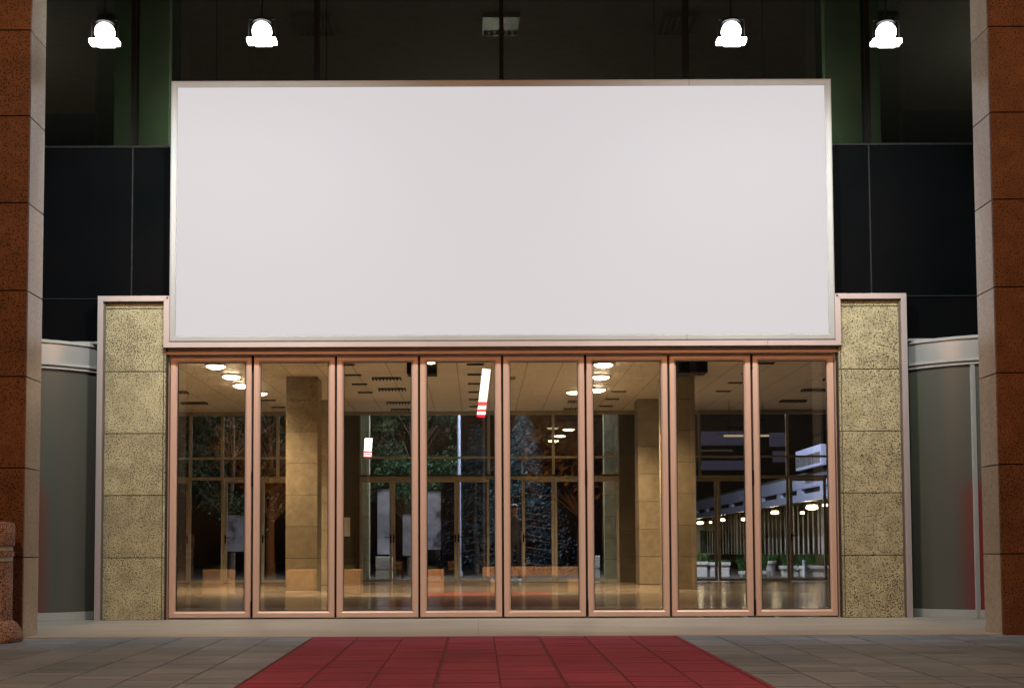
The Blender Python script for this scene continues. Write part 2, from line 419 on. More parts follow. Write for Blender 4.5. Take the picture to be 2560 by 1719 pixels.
# ------------------------------------------------------------------ framed yellow granite panels
GJ = [0.0, .633, 1.270, 1.906, 2.545, 3.197, 3.262]
def niche(side, label):
    # local x measured from symmetry axis
    def X(a, b): return (XC-b, XC-a) if side < 0 else (XC+a, XC+b)
    t = thing('granite_panel', (XC+side*3.8, -.1, 0), label, 'stone panel', 'framed granite panels beside the doors')
    st = MB()
    for z0, z1 in zip(GJ, GJ[1:]):
        x0, x1 = X(3.492, 4.118)
        st.box(x0, x1, -.10, -.07, z0+.004, z1-.004)
    x0, x1 = X(3.466, 3.486)
    for z0, z1 in zip(GJ[:-2], GJ[1:]): st.box(x0, x1, -.098, -.07, z0+.004, z1-.004)
    st.build('stone_slabs', M['gran_y'], t, .0015)
    x0, x1 = X(3.455, 4.16)
    b = MB(); b.box(x0, x1, -.068, -.02, 0, 3.262); b.build('backing', M['joint'], t)
    # aluminium trim: outer post, top bar, short inner post (mitred look)
    o0, o1 = 4.103, 4.16
    tr = MB()
    sg = side
    def pr(pts): tr.prism([(XC+sg*x, z) for x, z in pts], -.150, -.045)
    pr([(o1, 0), (o1, 3.322), (o0+.003, 3.266), (o0+.003, 0)])
    pr([(o1-.001, 3.322), (3.425, 3.322), (3.482, 3.266), (o0+.002, 3.266)])
    pr([(3.4245, 3.321), (3.4245, 2.84), (3.470, 2.788), (3.481, 2.788), (3.481, 3.265)])
    tr.build('trim', M['alutrim'], t, .002)
    x0, x1 = X(4.088, 4.1055)
    b = MB(); b.box(x0, x1, -.12, -.072, 0, 3.26); b.build('side_reveal', M['alu_dark'], t)
    return t
niche(-1, 'speckled yellow granite panel in aluminium frame, left of the glass doors')
niche(1, 'speckled yellow granite panel in aluminium frame, right of the glass doors')

# ------------------------------------------------------------------ door surround
ds = thing('door_surround', (XC, 0, 0), 'brown aluminium header and jambs around the row of glass doors', 'door frame')
b = MB(); b.box(-3.235, 3.745, -.075, .07, 2.726, 2.752); b.box(-3.235, 3.745, -.068, .07, 2.754, 2.785)
b.build('header', M['alu'], ds, .002)
b = MB()
b.box(-3.238, 3.748, -.12, .06, 2.7865, 2.815)
b.build('soffit_flashing', M['alu_dark'], ds)
for sx in (-1, 1):
    b = MB()
    xs = sorted((XC+sx*3.452, XC+sx*3.478)); b.box(xs[0], xs[1], -.02, .05, 0, 2.724)
    b.build('jamb', M['alu'], ds, .002)
    b = MB()
    xs = sorted((XC+sx*3.4795, XC+sx*3.489)); b.box(xs[0], xs[1], -.05, .05, 0, 2.786)
    b.build('jamb_seal', M['black'], ds)
b = MB(); b.box(XC-3.45, XC+3.45, .03, .055, .0, .010); b.build('threshold', M['alu_dark'], ds)

# ------------------------------------------------------------------ eight glass door leaves
PW = .8625; X0 = XC-4*PW
fp = [(0, .052), (0, .002), (.004, -.004), (.047, -.004), (.058, .004), (.070, .020), (.070, .052)]
words = ['first', 'second', 'third', 'fourth', 'fifth', 'sixth', 'seventh', 'eighth']
ex = ['beside the left granite panel', 'with hinges on its left edge', 'third from the left granite panel', 'just left of the middle gap',
      'just right of the middle gap', 'third from the right granite panel', 'with hinges on its right edge', 'beside the right granite panel']
def door_leaf(i, label):
    x0 = X0+i*PW+.011; x1 = x0+PW-.022
    t = thing('glass_door', (x0, 0, .012), label, 'glass door', 'folding glass doors of the entrance')
    b = MB(); b.frame(x0, x1, .014, 2.722, fp); b.build('frame', M['alu'], t)
    b = MB(); b.box(x0+.0695, x1-.0695, .026, .032, .084, 2.652); b.build('pane', M['glass'], t)
    b = MB(); b.frame(x0+.0702, x1-.0702, .0842, 2.6518, [(0, .012), (0, .0215), (.004, .0215), (.004, .012)]); b.build('gasket', M['black'], t)
    return t
dl = ['first glass door from the left, next to the left granite panel', 'second glass door from the left, hinged to the first one',
      'third glass door from the left, a stone column showing at its left', 'fourth glass door from the left, just left of the middle gap',
      'fifth glass door from the left, just right of the middle gap', 'third glass door from the right, hinged to the fifth door',
      'second glass door from the right, with a dark box behind its top', 'first glass door from the right, next to the right granite panel']
d0 = door_leaf(0, dl[0])
for i in range(1, 8): copy_tree(d0, (X0+i*PW+.011, 0, .012), dl[i])
doors = [o for o in bpy.data.objects if o.name.startswith('glass_door') and o.parent is None]
doors.sort(key=lambda o: o.location.x)
for gi in range(1, 8):
    x = X0+gi*PW
    b = MB(); b.box(x-.0105, x+.0105, .030, .048, .014, 2.72); b.build('gap_seal', M['black'], ds)
    if gi in (1, 5, 7):
        for z in (2.63, 1.43, .10):
            b = MB(); b.tube((x, -.006, z), (x, -.006, z+.085), .0085, n=10); b.tube((x, -.006, z-.07), (x, -.006, z-.002), .0085, n=10)
            b.build('hinge', M['blackmetal'], doors[gi])

# ------------------------------------------------------------------ curtain wall above
cw = thing('curtain_wall', (XC, .1, 3.3), 'dark glazed curtain wall of the upper storey with black mullions', 'curtain wall')
MX = [-5.56, -3.61, -1.687, .263, 2.213, 4.115, 6.06]
for x in MX:
    b = MB(); b.box(x-.022, x+.022, .0, .16, 4.95, 8.6); b.build('mullion', M['blackmetal'], cw)
    b = MB(); b.box(x-.007, x+.007, .026, .16, 2.875, 4.925); b.build('spandrel_joint', M['jointgrey'], cw)
b = MB(); b.box(-9, 9.5, .02, .16, 4.927, 4.948); b.build('transom', M['jointgrey'], cw)
b = MB(); b.box(-9, 9.5, .022, .16, 3.324, 3.334); b.build('transom', M['jointgrey'], cw)
ml = [-9]+MX+[9.5]
for x0, x1 in zip(ml, ml[1:]):
    b = MB(); b.box(x0+.008, x1-.008, .034, .05, 3.336, 4.925); b.build('spandrel_panel', M['spandrel'], cw)
    b = MB(); b.box(x0+.008, x1-.008, .034, .05, 2.873, 3.322); b.build('spandrel_panel', M['spandrel'], cw)
    b = MB(); b.box(x0+.023, x1-.023, .04, .05, 4.95, 8.6); b.build('pane', M['glass_up'], cw)
b = MB(); b.box(-9, 9.5, .17, .4, 3.98, 4.93); b.build('floor_edge', M['darkroom'], cw)
# low flashing over the revolving door drums
for sx in (-1, 1):
    xs = sorted((XC+sx*4.162, XC+sx*7.5)); b = MB(); b.box(xs[0], xs[1], -.03, .033, 2.847, 2.872); b.build('flashing', M['alu_light'], cw)

# upper room
ur = thing('upper_room', (XC, 6, 4.93), 'dim upper storey room behind the tinted windows', 'room')
b = MB(); b.box(-9, 9.5, .4, 11, 4.7, 4.95); b.box(-9, 9.5, 10.8, 11, 4.95, 8.2); b.box(-9.1, -9, .2, 11, 4.0, 8.6); b.box(9.5, 9.6, .2, 11, 4, 8.6)
b.build('floor_and_walls', M['darkroom'], ur)
b = MB(); b.box(-9, 9.5, .17, 11, 8.15, 8.4); b.build('ceiling', M['darkroom'], ur)
for x, lb in ((-3.77, 'green painted column behind the upper left window'), (4.235, 'green painted column behind the upper right window')):
    b = MB(); b.box(x-.31, x+.31, .9, 1.02, 4.951, 8.149); o = b.build('interior_column', M['green_wall'], bevel=.006); tag(o, lb, 'column', 'green columns of the upper room')
for (x, y, lb) in ((-2.28, 4.3, 'louvred ceiling light beside the second floodlight, upper left window'), (.35, 4.3, 'louvred ceiling light behind the middle mullion of the upper windows'),
               (-5.0, 4.3, 'faint louvred ceiling light near the left pillar'), (2.85, 4.3, 'louvred ceiling light beside the third floodlight, upper right window'), (5.6, 4.3, 'faint louvred ceiling light near the right pillar')):
    t = thing('ceiling_light', (x, y, 8.14), lb, 'ceiling light', 'louvred lights on the upper ceiling')
    b = MB(); b.box(x-.26, x+.26, y-.3, y+.3, 8.135, 8.149); b.build('reflector', M['louvre'], t)
    b = MB()
    for k in range(7): b.box(x-.26+k*.083, x-.248+k*.083, y-.3, y+.3, 8.09, 8.134)
    for k in range(2): b.box(x-.26, x+.26, y-.305+.6*k, y-.293+.6*k, 8.085, 8.134)
    b.build('louvre', M['louvre'], t)

for x in (-2.75, 3.2): light('POINT', 'room_fill', (x, .55, 5.2), 58, (.95, 1.0, .8), ur, .2)  # hidden fill lights added to brighten the green columns and upper glass
light('POINT', 'room_fill', (.2, 8.3, 5.9), 190, (1, .98, .9), ur, .3)
for x in (-8.2, 8.7): light('POINT', 'room_fill', (x, 4.5, 6.8), 260, (1, .97, .9), ur, .3)
# ------------------------------------------------------------------ hanging floodlights, built in place of canopy lamps mirrored in the glass
fl_lab = ['bright white floodlight hanging above the far left window, beside the left pillar', 'bright white floodlight hanging above the left end of the billboard',
          'bright white floodlight hanging above the right end of the billboard', 'bright white floodlight hanging beside the right pillar']
def flood(x, z, label):
    y = -2.2
    t = thing('floodlight', (x, y, z), label, 'floodlight', 'floodlights hanging over the entrance')
    b = MB(); b.lathe([(.02, z+.175), (.075, z+.155), (.08, z+.135)][::-1], (x, y, 0), 20); b.build('housing', M['blackmetal'], t, smooth=True)
    b = MB(); b.box(x-.125, x+.125, y-.05, y+.05, z-.05, z-.012); b.box(x-.06, x+.085, y-.04, y+.04, z-.064, z-.0501); b.build('lens', M['flood'], t, .006)
    b = MB(); bmesh.ops.create_icosphere(b.bm, subdivisions=3, radius=.086, matrix=Matrix.Translation((x, y, z+.055))); b.build('globe', M['flood'], t, smooth=True)  # glowing ball added to imitate the round glare of the lamp
    b = MB(); b.tube((x, y, z+.17), (x, y, 8.62), .007, n=8); b.build('drop_rod', M['blackmetal'], t)
    b = MB(); b.box(x-.122, x-.114, y-.012, y+.012, z+.0, z+.16); b.box(x+.114, x+.122, y-.012, y+.012, z+.0, z+.16); b.box(x-.122, x+.122, y-.012, y+.012, z+.16, z+.166); b.build('yoke', M['blackmetal'], t)
    light('SPOT', 'lamp', (x, y, z-.10), 300, (1.0, .975, .93), t, .07, (R(48), 0, 0), 136, .75)
    return t
for (x, z), lb in zip(((-3.229, 5.135), (-1.863, 5.14), (2.214, 5.125), (3.559, 5.11)), fl_lab): flood(x, z, lb)

# ------------------------------------------------------------------ revolving door drums
for sx, lb in ((-1, 'curved frosted glass revolving door drum behind the left pillar'), (1, 'curved frosted glass revolving door drum behind the right pillar')):
    cx_, cy_, r = XC+sx*5.385, 1.03, 1.50
    t = thing('revolving_door', (cx_, cy_, 0), lb, 'revolving door', 'curved doors beside the entrance')
    a_in = math.atan2(-.90, -sx*1.20); a0 = a_in; span = R(106)
    a1 = a0 + (span if sx > 0 else -span)
    if sx < 0: a0 = math.atan2(-.90, 1.20); a1 = a0 - span
    lo, hi = sorted((a0, a1))
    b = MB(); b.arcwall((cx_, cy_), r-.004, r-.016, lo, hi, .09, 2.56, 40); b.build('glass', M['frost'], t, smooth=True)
    b = MB(); b.arcwall((cx_, cy_), r+.008, r-.03, lo, hi, .002, .085, 40); b.build('bottom_rail', M['alu_light'], t, smooth=True)
    b = MB(); b.arcwall((cx_, cy_), r+.03, r-.03, lo, hi, 2.62, 2.815, 40); b.build('fascia', M['drum'], t, smooth=True)
    b = MB(); b.arcwall((cx_, cy_), r+.048, r-.03, lo, hi, 2.816, 2.845, 40); b.arcwall((cx_, cy_), r+.042, r-.03, lo, hi, 2.592, 2.618, 40)
    b.arcwall((cx_, cy_), r+.022, r-.03, lo, hi, 2.556, 2.590, 40)
    b.build('fascia_moulding', M['alu_light'], t, smooth=True)
    # vertical stile where the sliding leaf starts
    for da in (R(28), R(78)):
        a = a0 + (da if sx > 0 else -da)
        px_, py_ = cx_+r*math.cos(a), cy_+r*math.sin(a)
        b = MB(); b.box(px_-.022, px_+.022, py_-.016, py_+.016, .003, 2.555); b.build('stile', M['alu_light'], t, .003)
    b = MB(); b.lathe([(r-.035, 2.80), (r-.035, 2.815)], (cx_, cy_, 0), 48); b.build('roof', M['alu_light'], t)

# ------------------------------------------------------------------ litter bin
bx, by, bz = -3.885, -3.02, pz(-3.02)
t = thing('litter_bin', (bx, by, bz), 'round exposed aggregate litter bin with two steel bands at the left pillar', 'litter bin')
M['aggregate'] = granite('exposed_aggregate', (.46, .31, .25), (.05, .035, .03), .75, 2.0, dens=.50, island=False)
b = MB(); b.lathe([(.30, 0), (.312, .02), (.312, .05), (.295, .10), (.262, .145), (.232, .165), (.228, .20), (.228, .62), (.232, .625)], (bx, by, bz), 48); b.build('body', M['aggregate'], t, smooth=True)
b = MB(); b.lathe([(.236, .665), (.236, .70), (.236, .705)], (bx, by, bz), 48); b.build('middle_ring', M['aggregate'], t, smooth=True)
b = MB(); b.lathe([(.234, .745), (.240, .76), (.240, .90), (.232, .925), (.20, .935)], (bx, by, bz), 48); b.build('lid', M['aggregate'], t, smooth=True)
for z in (.627, .707):
    b = MB(); b.lathe([(.226, z), (.226, z+.036)], (bx, by, bz), 48); b.build('steel_band', M['alu_light'], t, smooth=True)
b = MB(); b.tube((bx+.04, by-.232, bz+.59), (bx+.04, by-.20, bz+.59), .022, n=16); b.build('lock', M['black'], t)

# ------------------------------------------------------------------ hall
CZ = 3.99
hs = thing('entrance_hall', (XC, 8, 0), 'tall lit entrance hall shell seen through the glass doors', 'hall')
b = MB(); b.box(-9, 9.5, .06, 16.0, CZ, CZ+.15); cl = b.build('ceiling', M['ceil'], hs); 
for q in (-9.0, 9.4): b = MB(); b.box(q, q+.1, .06, 15.86, 0, CZ); b.build('side_wall', M['gran_in'], hs)
for q0, q1 in ((-9, -3.98), (4.49, 9.5)): b = MB(); b.box(q0, q1, .36, .44, 0, 2.86); b.build('front_wall', M['darkroom'], hs)
b = MB(); b.box(-3.25, 3.76, .06, .12, 2.79, CZ); b.build('header_wall', M['darkroom'], hs)
b = MB(); b.box(-9, 9.5, 15.80, 15.86, 3.90, CZ-.002); b.build('ceiling_trim', M['alu_back'], hs)

def stone_column(x0, x1, y0, y1, h, bh, name, mat, label, cat, group, zt=None):
    t = thing(name, ((x0+x1)/2, (y0+y1)/2, 0), label, cat, group)
    b = MB(); z = 0
    while z < h-.02:
        z1 = min(z+bh, h); b.box(x0, x1, y0, y1, z+.004, z1-.004); z = z1
    b.build('cladding', mat, t, .004)
    b = MB(); b.box(x0+.012, x1-.012, y0+.012, y1-.012, 0, h-.006); b.build('core', M['joint'], t)
    return t
cg = 'stone clad columns inside the hall'
stone_column(-3.585, -2.995, 10.15, 10.75, CZ, .59, 'stone_column', M['gran_in'], 'stone clad column behind the second glass door from the left', 'column', cg)
stone_column(3.475, 4.065, 10.15, 10.75, CZ, .59, 'stone_column', M['gran_in'], 'stone clad column behind the second glass door from the right', 'column', cg)
stone_column(-3.53, -2.94, 13.6, 14.2, CZ, .59, 'stone_column', M['gran_in'], 'stone clad column farther back, partly hidden by the front left column', 'column', cg)
stone_column(3.45, 4.04, 13.6, 14.2, CZ, .59, 'stone_column', M['gran_in'], 'stone clad column farther back, behind the third door from the right', 'column', cg)
pg = 'dark stone piers of the back wall'
stone_column(-3.20, -2.76, 15.84, 16.05, 3.9, .59, 'wall_pier', M['gran_dk'], 'dark stone pier at the left end of the back doors', 'pier', pg)
stone_column(3.30, 3.75, 15.84, 16.05, 3.9, .59, 'wall_pier', M['gran_dk'], 'dark stone pier at the right end of the back doors', 'pier', pg)
og = 'pale green stone posts outside the back doors'
stone_column(-2.86, -2.65, 17.1, 17.4, 4.4, .52, 'stone_post', M['gran_gr'], 'pale green stone post outside the leftmost back door', 'post', og)
stone_column(3.08, 3.40, 17.1, 17.4, 4.4, .52, 'stone_post', M['gran_gr'], 'pale green stone post outside the rightmost back door of the middle row', 'post', og)

# back window wall
YB = 15.9
bw = thing('window_wall', (XC, YB, 2.4), 'glazed wall over the back doors of the hall with pale aluminium bars', 'window wall')
def bar(x0, x1, z0, z1, m_='alu_back', nm='bar', y0=YB-.03, y1=YB+.03): b = MB(); b.box(x0, x1, y0, y1, z0, z1); b.build(nm, M[m_], bw)
spans = [(-8.9, -3.20), (-2.76, 3.30), (3.75, 9.4)]
for a, c_ in spans:
    bar(a, c_, 2.885, 2.935, nm='transom'); bar(a, c_, 2.40, 2.47, nm='transom')
    b = MB(); b.box(a, c_, YB-.004, YB+.004, 2.47, 3.9); b.build('pane', M['glass_back'], bw)
bar(-2.76, 3.30, 2.47, 2.50, 'black', 'door_canopy', YB-.08, YB+.0)
for x in (-2.745, -1.25, .255, 1.765, 3.285, -6.72, -5.975, -4.68, -7.8, -3.22, 5.19, 6.48, 7.24, 8.3, 3.77):
    w = .032 if x not in (-2.745, 3.285) else .015
    bar(x-w, x+w, 2.4705, 3.9, nm='mullion', y0=YB-.035, y1=YB+.028)
bar(-5.99, -5.93, 0, 2.4, nm='mullion'); bar(-6.74, -6.70, 0, 2.4, nm='mullion'); bar(7.20, 7.26, 0, 2.4, nm='mullion'); bar(6.46, 6.50, 0, 2.4, nm='mullion')
for a, c_ in ((-6.70, -5.99), (6.50, 7.20), (-3.40, -3.21), (3.76, 4.70-.01), (8.14, 9.4), (-8.9, -7.6)):
    b = MB(); b.box(a, c_, YB-.004, YB+.004, .02, 2.4); b.build('pane', M['glass_back'], bw)
    bar(a, c_, 0, .07, nm='bottom_rail')

dfp = [(0, .025), (0, -.035), (.055, -.035), (.06, -.03), (.06, .025)]
def back_door(x, w, label, hs_=1):
    t = thing('back_door', (x, YB, 0), label, 'glass door', 'glass doors at the back of the hall')
    b = MB(); b.frame(x+.006, x+w-.006, .012, 2.395, [(i, YB+y) for i, y in dfp]); b.build('frame', M['alu_back'], t)
    b = MB(); b.box(x+.066, x+w-.066, YB-.003, YB+.003, .072, 2.335); b.build('pane', M['glass_back'], t)
    hx = x+w-.035 if hs_ > 0 else x+.035
    b = MB(); b.box(hx-.014, hx+.014, YB-.06, YB-.036, .93, 1.12); b.tube((hx, YB-.07, 1.06), (hx-hs_*.13, YB-.07, 1.06), .010, n=8); b.build('handle', M['blackmetal'], t)
    return t
w8 = .756
cl_ = ['leftmost back door, in front of the green stone post', 'second back door from the left, with a white poster beyond', 'third back door from the left, a leafy tree beyond', 'fourth back door from the left, beside the open doorway',
       None, 'back door just right of the open doorway', 'second back door right of the open doorway', 'rightmost back door of the middle row, by the dark pier']
for i in range(8):
    if cl_[i]: back_door(-2.757+i*w8, w8, cl_[i], 1 if i % 2 == 0 else -1)
back_door(-7.58, .84, 'far left back door of the hall, left of the fixed pane', 1)
back_door(-5.92, .86, 'back door right of the fixed pane, seen through the first front door', -1)
back_door(-5.05, .86, 'back door half hidden by the front left stone column', -1)
back_door(4.70, .88, 'back door just right of the front right stone column', -1)
back_door(5.59, .86, 'back door seen through the second front door from the right', 1)
back_door(7.27, .86, 'far right back door of the hall, with planters beyond', -1)

# ceiling fittings
def slot(x, y, label):
    t = thing('air_slot', (x, y, CZ-.01), label, 'air vent', 'dark slot air vents on the hall ceiling')
    b = MB(); b.box(x-.15, x+.15, y-.05, y+.05, CZ-.012, CZ-.002); b.build('slot', M['black'], t)
    b = MB(); b.box(x-.145, x+.145, y-.004, y+.004, CZ-.03, CZ-.013); b.box(x-.15, x-.142, y-.05, y+.05, CZ-.022, CZ-.013); b.box(x+.142, x+.15, y-.05, y+.05, CZ-.022, CZ-.013)
    b.build('vane', M['alu_dark'], t)
    return t
def louv(x, y, label):
    t = thing('louvre_light', (x, y, CZ-.01), label, 'ceiling light', 'unlit louvred lights on the hall ceiling')
    b = MB(); b.box(x-.27, x+.27, y-.14, y+.14, CZ-.008, CZ-.002); b.build('tray', M['gran_dk'], t)
    b = MB()
    for k in range(9): b.box(x-.27+k*.0665, x-.262+k*.0665, y-.14, y+.14, CZ-.045, CZ-.009)
    b.build('fins', M['black'], t)
    return t
s0 = None; rows = {0: 'nearest', 1: 'second', 2: 'third', 3: 'fourth', 4: 'fifth', 5: 'last'}
YS = [8.7, 9.93, 11.15, 12.38, 13.6, 14.85]
colnames = {-4.5: 'far left row', -2.31: 'row left of the middle door', -.04: 'middle row', 2.9: 'row right of the middle doors', 5.05: 'far right row'}
for cxs, ys in ((-2.31, YS[0:4]), (-.04, YS), (-4.5, YS[4:]), (5.05, YS[0:4]), (2.9, YS[3:])):
    for j, y in enumerate(ys):
        lb = '%s dark slot vent of the %s on the hall ceiling' % (rows[j], colnames[cxs])
        if s0 is None: s0 = slot(cxs, y, lb)
        else: copy_tree(s0, (cxs, y, CZ-.01), lb)
l0 = None
ln = {-1.72: 'left middle row', -6.2: 'far left row', 6.9: 'far right row', 2.25: 'right middle row'}
for cxs, ys in ((-1.72, [10.4, 11.9, 14.1, 15.4]), (-6.2, [9.4, 10.6, 12.2, 14.0]), (6.9, [10.6, 12.2, 14.0]), (2.25, [14.0, 15.4])):
    for j, y in enumerate(ys):
        lb = '%s unlit louvred light of the %s on the hall ceiling' % (rows[j], ln[cxs])
        if l0 is None: l0 = louv(cxs, y, lb)
        else: copy_tree(l0, (cxs, y, CZ-.01), lb)
def down(x, y, e, label, mat):
    t = thing('downlight', (x, y, CZ-.02), label, 'ceiling light', 'lit downlights on the hall ceiling')
    b = MB(); b.lathe([(.18, CZ-.028), (.18, CZ-.002)], (x, y, 0), 24); b.build('bezel', M['alu_light'], t)
    b = MB(); b.lathe([(.10, CZ-.065), (.15, CZ-.045), (.16, CZ-.029)], (x, y, 0), 24); b.build('lens', mat, t)
    light('SPOT', 'lamp', (x, y, CZ-.08), e*1.5, (1.0, .80, .54), t, .09, None, 134, .6)
    return t
dn = M['down']
dn2 = emis('dim_downlight_lens', (1, .86, .6), 8); 
down(-4.60, 8.72, 850, 'nearest bright downlight behind the first glass door', dn)
down(-4.58, 9.97, 850, 'second bright downlight behind the first glass door', dn)
down(-4.62, 11.2, 850, 'third bright downlight behind the first glass door', dn)
down(-4.48, 12.35, 30, 'weak downlight left of the front left column', dn2)
down(2.21, 8.70, 850, 'nearest bright downlight by the sixth glass door', dn)
down(2.31, 10.2, 850, 'second bright downlight by the sixth glass door', dn)
down(2.42, 12.0, 850, 'third bright downlight by the sixth glass door', dn)
down(1.98, 12.35, 30, 'weak downlight just left of the three bright ones at right', dn2)
for x, y, lb in ((.66, 10.3, 'nearer small smoke detector on the hall ceiling'), (.42, 13.0, 'farther small smoke detector on the hall ceiling')):
    b = MB(); b.lathe([(.035, CZ-.06), (.055, CZ-.035), (.06, CZ-.002)], (x, y, 0), 20); tag(b.build('smoke_detector', M['alu_back'], smooth=True), lb, 'smoke detector', 'smoke detectors')
# dark air curtain boxes hanging inside the doors
for x0, x1, lb in ((-.785, -.455, 'black box speaker hung inside the top between third and fourth doors'), (2.232, 2.553, 'black box speaker hung inside the top of the seventh door')):
    t = thing('ceiling_speaker', ((x0+x1)/2, 1.0, 2.66), lb, 'speaker', 'black boxes hung inside the doors')
    b = MB(); b.box(x0, x1, .85, 1.1, 2.655, 2.90); b.build('cabinet', M['black'], t, .01)
    b = MB(); b.tube(((x0+x1)/2, 1.0, 2.9), ((x0+x1)/2, 1.0, CZ), .012, n=8); b.build('hanger', M['black'], t)
    b = MB(); b.box(x0+.02, x1-.02, .843, .849, 2.675, 2.88); b.build('grille', M['blackmetal'], t)
    if x0 < 0: b = MB(); bmesh.ops.create_icosphere(b.bm, subdivisions=3, radius=1, matrix=Matrix.Translation((-.515, .83, 2.775)) @ Matrix.Diagonal((.045, .012, .018, 1))); b.build('lamp', M['warmglobe'], t, smooth=True)  # glowing disc imitates a downlight mirrored in front of the box
# paper notice on the left dark wall pier and pendant strip
b = MB(); b.box(-3.18, -2.98, 15.815, 15.83, 1.08, 1.52); tag(b.build('notice', M['white_pot']), 'white paper notice on the left dark stone pier', 'notice')
t = thing('strip_light', (5.87, 14, 3.2), 'long dim strip light hanging behind the two rightmost doors', 'strip light')
b = MB(); b.box(5.38, 6.36, 13.97, 14.03, 3.195, 3.235); b.build('tube', M['dimstrip'], t)
for q in (5.5, 6.24): b = MB(); b.tube((q, 14, 3.235), (q, 14, CZ), .006, n=6); b.build('cable', M['blackmetal'], t)

# ------------------------------------------------------------------ person in the open back doorway
def skinned(name, joints, edges, mat, parent, root=0, sub=2):
    me = bpy.data.meshes.new(name); me.from_pydata([j[:3] for j in joints], edges, [])
    o = bpy.data.objects.new(name, me); COL.objects.link(o)
    sk = o.modifiers.new('skin', 'SKIN')
    for i, j in enumerate(joints):
        v = me.skin_vertices[0].data[i]; v.radius = (j[3], j[4] if len(j) > 4 else j[3]); v.use_root = (i == root)
    ss = o.modifiers.new('sub', 'SUBSURF'); ss.levels = sub; ss.render_levels = sub
    dg = bpy.context.evaluated_depsgraph_get(); m2 = bpy.data.meshes.new_from_object(o.evaluated_get(dg))
    bpy.data.objects.remove(o)
    o = bpy.data.objects.new(name, m2); COL.objects.link(o); m2.materials.clear()
    for q in (mat if isinstance(mat, list) else [mat]): m2.materials.append(q)
    for p in m2.polygons: p.use_smooth = True
    o.parent = parent
    return o
pt = thing('person', (.86, 16.1, -.002), 'person in dark jacket and trousers with white shoes standing in the open back doorway', 'person')
J = [(0, 0, .98, .125, .105), (0, 0, 1.15, .115, .09), (0, 0, 1.36, .15, .10), (0, 0, 1.50, .06, .06), (0, -.01, 1.58, .052, .055), (0, -.015, 1.68, .078, .095), (0, -.01, 1.78, .065, .075),
     (-.17, 0, 1.44, .055), (-.22, .01, 1.17, .042), (-.19, -.12, .98, .033), (-.185, -.17, .93, .026),
     (.17, 0, 1.44, .055), (.21, .02, 1.16, .042), (.22, -.03, .92, .033), (.22, -.05, .86, .026),
     (-.09, 0, .90, .085), (-.095, -.01, .50, .055), (-.10, .01, .10, .042), (-.10, -.13, .035, .034),
     (.09, 0, .90, .085), (.10, .02, .50, .055), (.11, .05, .10, .042), (.12, -.08, .035, .034)]
E_ = [(0,1),(1,2),(2,3),(3,4),(4,5),(5,6),(2,7),(7,8),(8,9),(9,10),(2,11),(11,12),(12,13),(13,14),(0,15),(15,16),(16,17),(17,18),(0,19),(19,20),(20,21),(21,22)]
body = skinned('body', J, E_, [M['skin'], M['shirt'], M['trousers'], M['shoe']], pt)
for p in body.data.polygons:
    c = p.center
    if c.z < .085: p.material_index = 3
    elif c.z < .97 and abs(c.x) < .185: p.material_index = 2
    elif c.z < 1.53 and not (c.z < .99 and abs(c.x) > .15): p.material_index = 1
    else: p.material_index = 0
b = MB(); bmesh.ops.create_icosphere(b.bm, subdivisions=3, radius=1, matrix=Matrix.Translation((0, .015, 1.765)) @ Matrix.Diagonal((.088, .105, .075, 1)))
bm_h = b.build('hair', M['hair'], None, smooth=True); bm_h.parent = pt
for sx in (-1, 1):   # hands: palm, four fingers and thumb
    px_, py_, pz_ = ((-.185, -.17, .93), (.22, -.05, .86))[sx > 0]
    js = [(px_, py_, pz_+.01, .02), (px_, py_-.02, pz_-.05, .024, .012)]; es = [(0, 1)]
    for k in range(4):
        f0 = len(js); ox = (k-1.5)*.019; L = (.036, .042, .040, .031)[k]
        js += [(px_+ox, py_-.028, pz_-.085, .0085), (px_+ox, py_-.03-.006, pz_-.085-L, .0075), (px_+ox, py_-.02, pz_-.085-L*1.8, .0065)]; es += [(1, f0), (f0, f0+1), (f0+1, f0+2)]
    f0 = len(js); js += [(px_-sx*.035, py_-.03, pz_-.06, .009), (px_-sx*.045, py_-.04, pz_-.09, .008)]; es += [(0, f0), (f0, f0+1)]
    skinned('hand', js, es, M['skin'], pt, 0, 1)

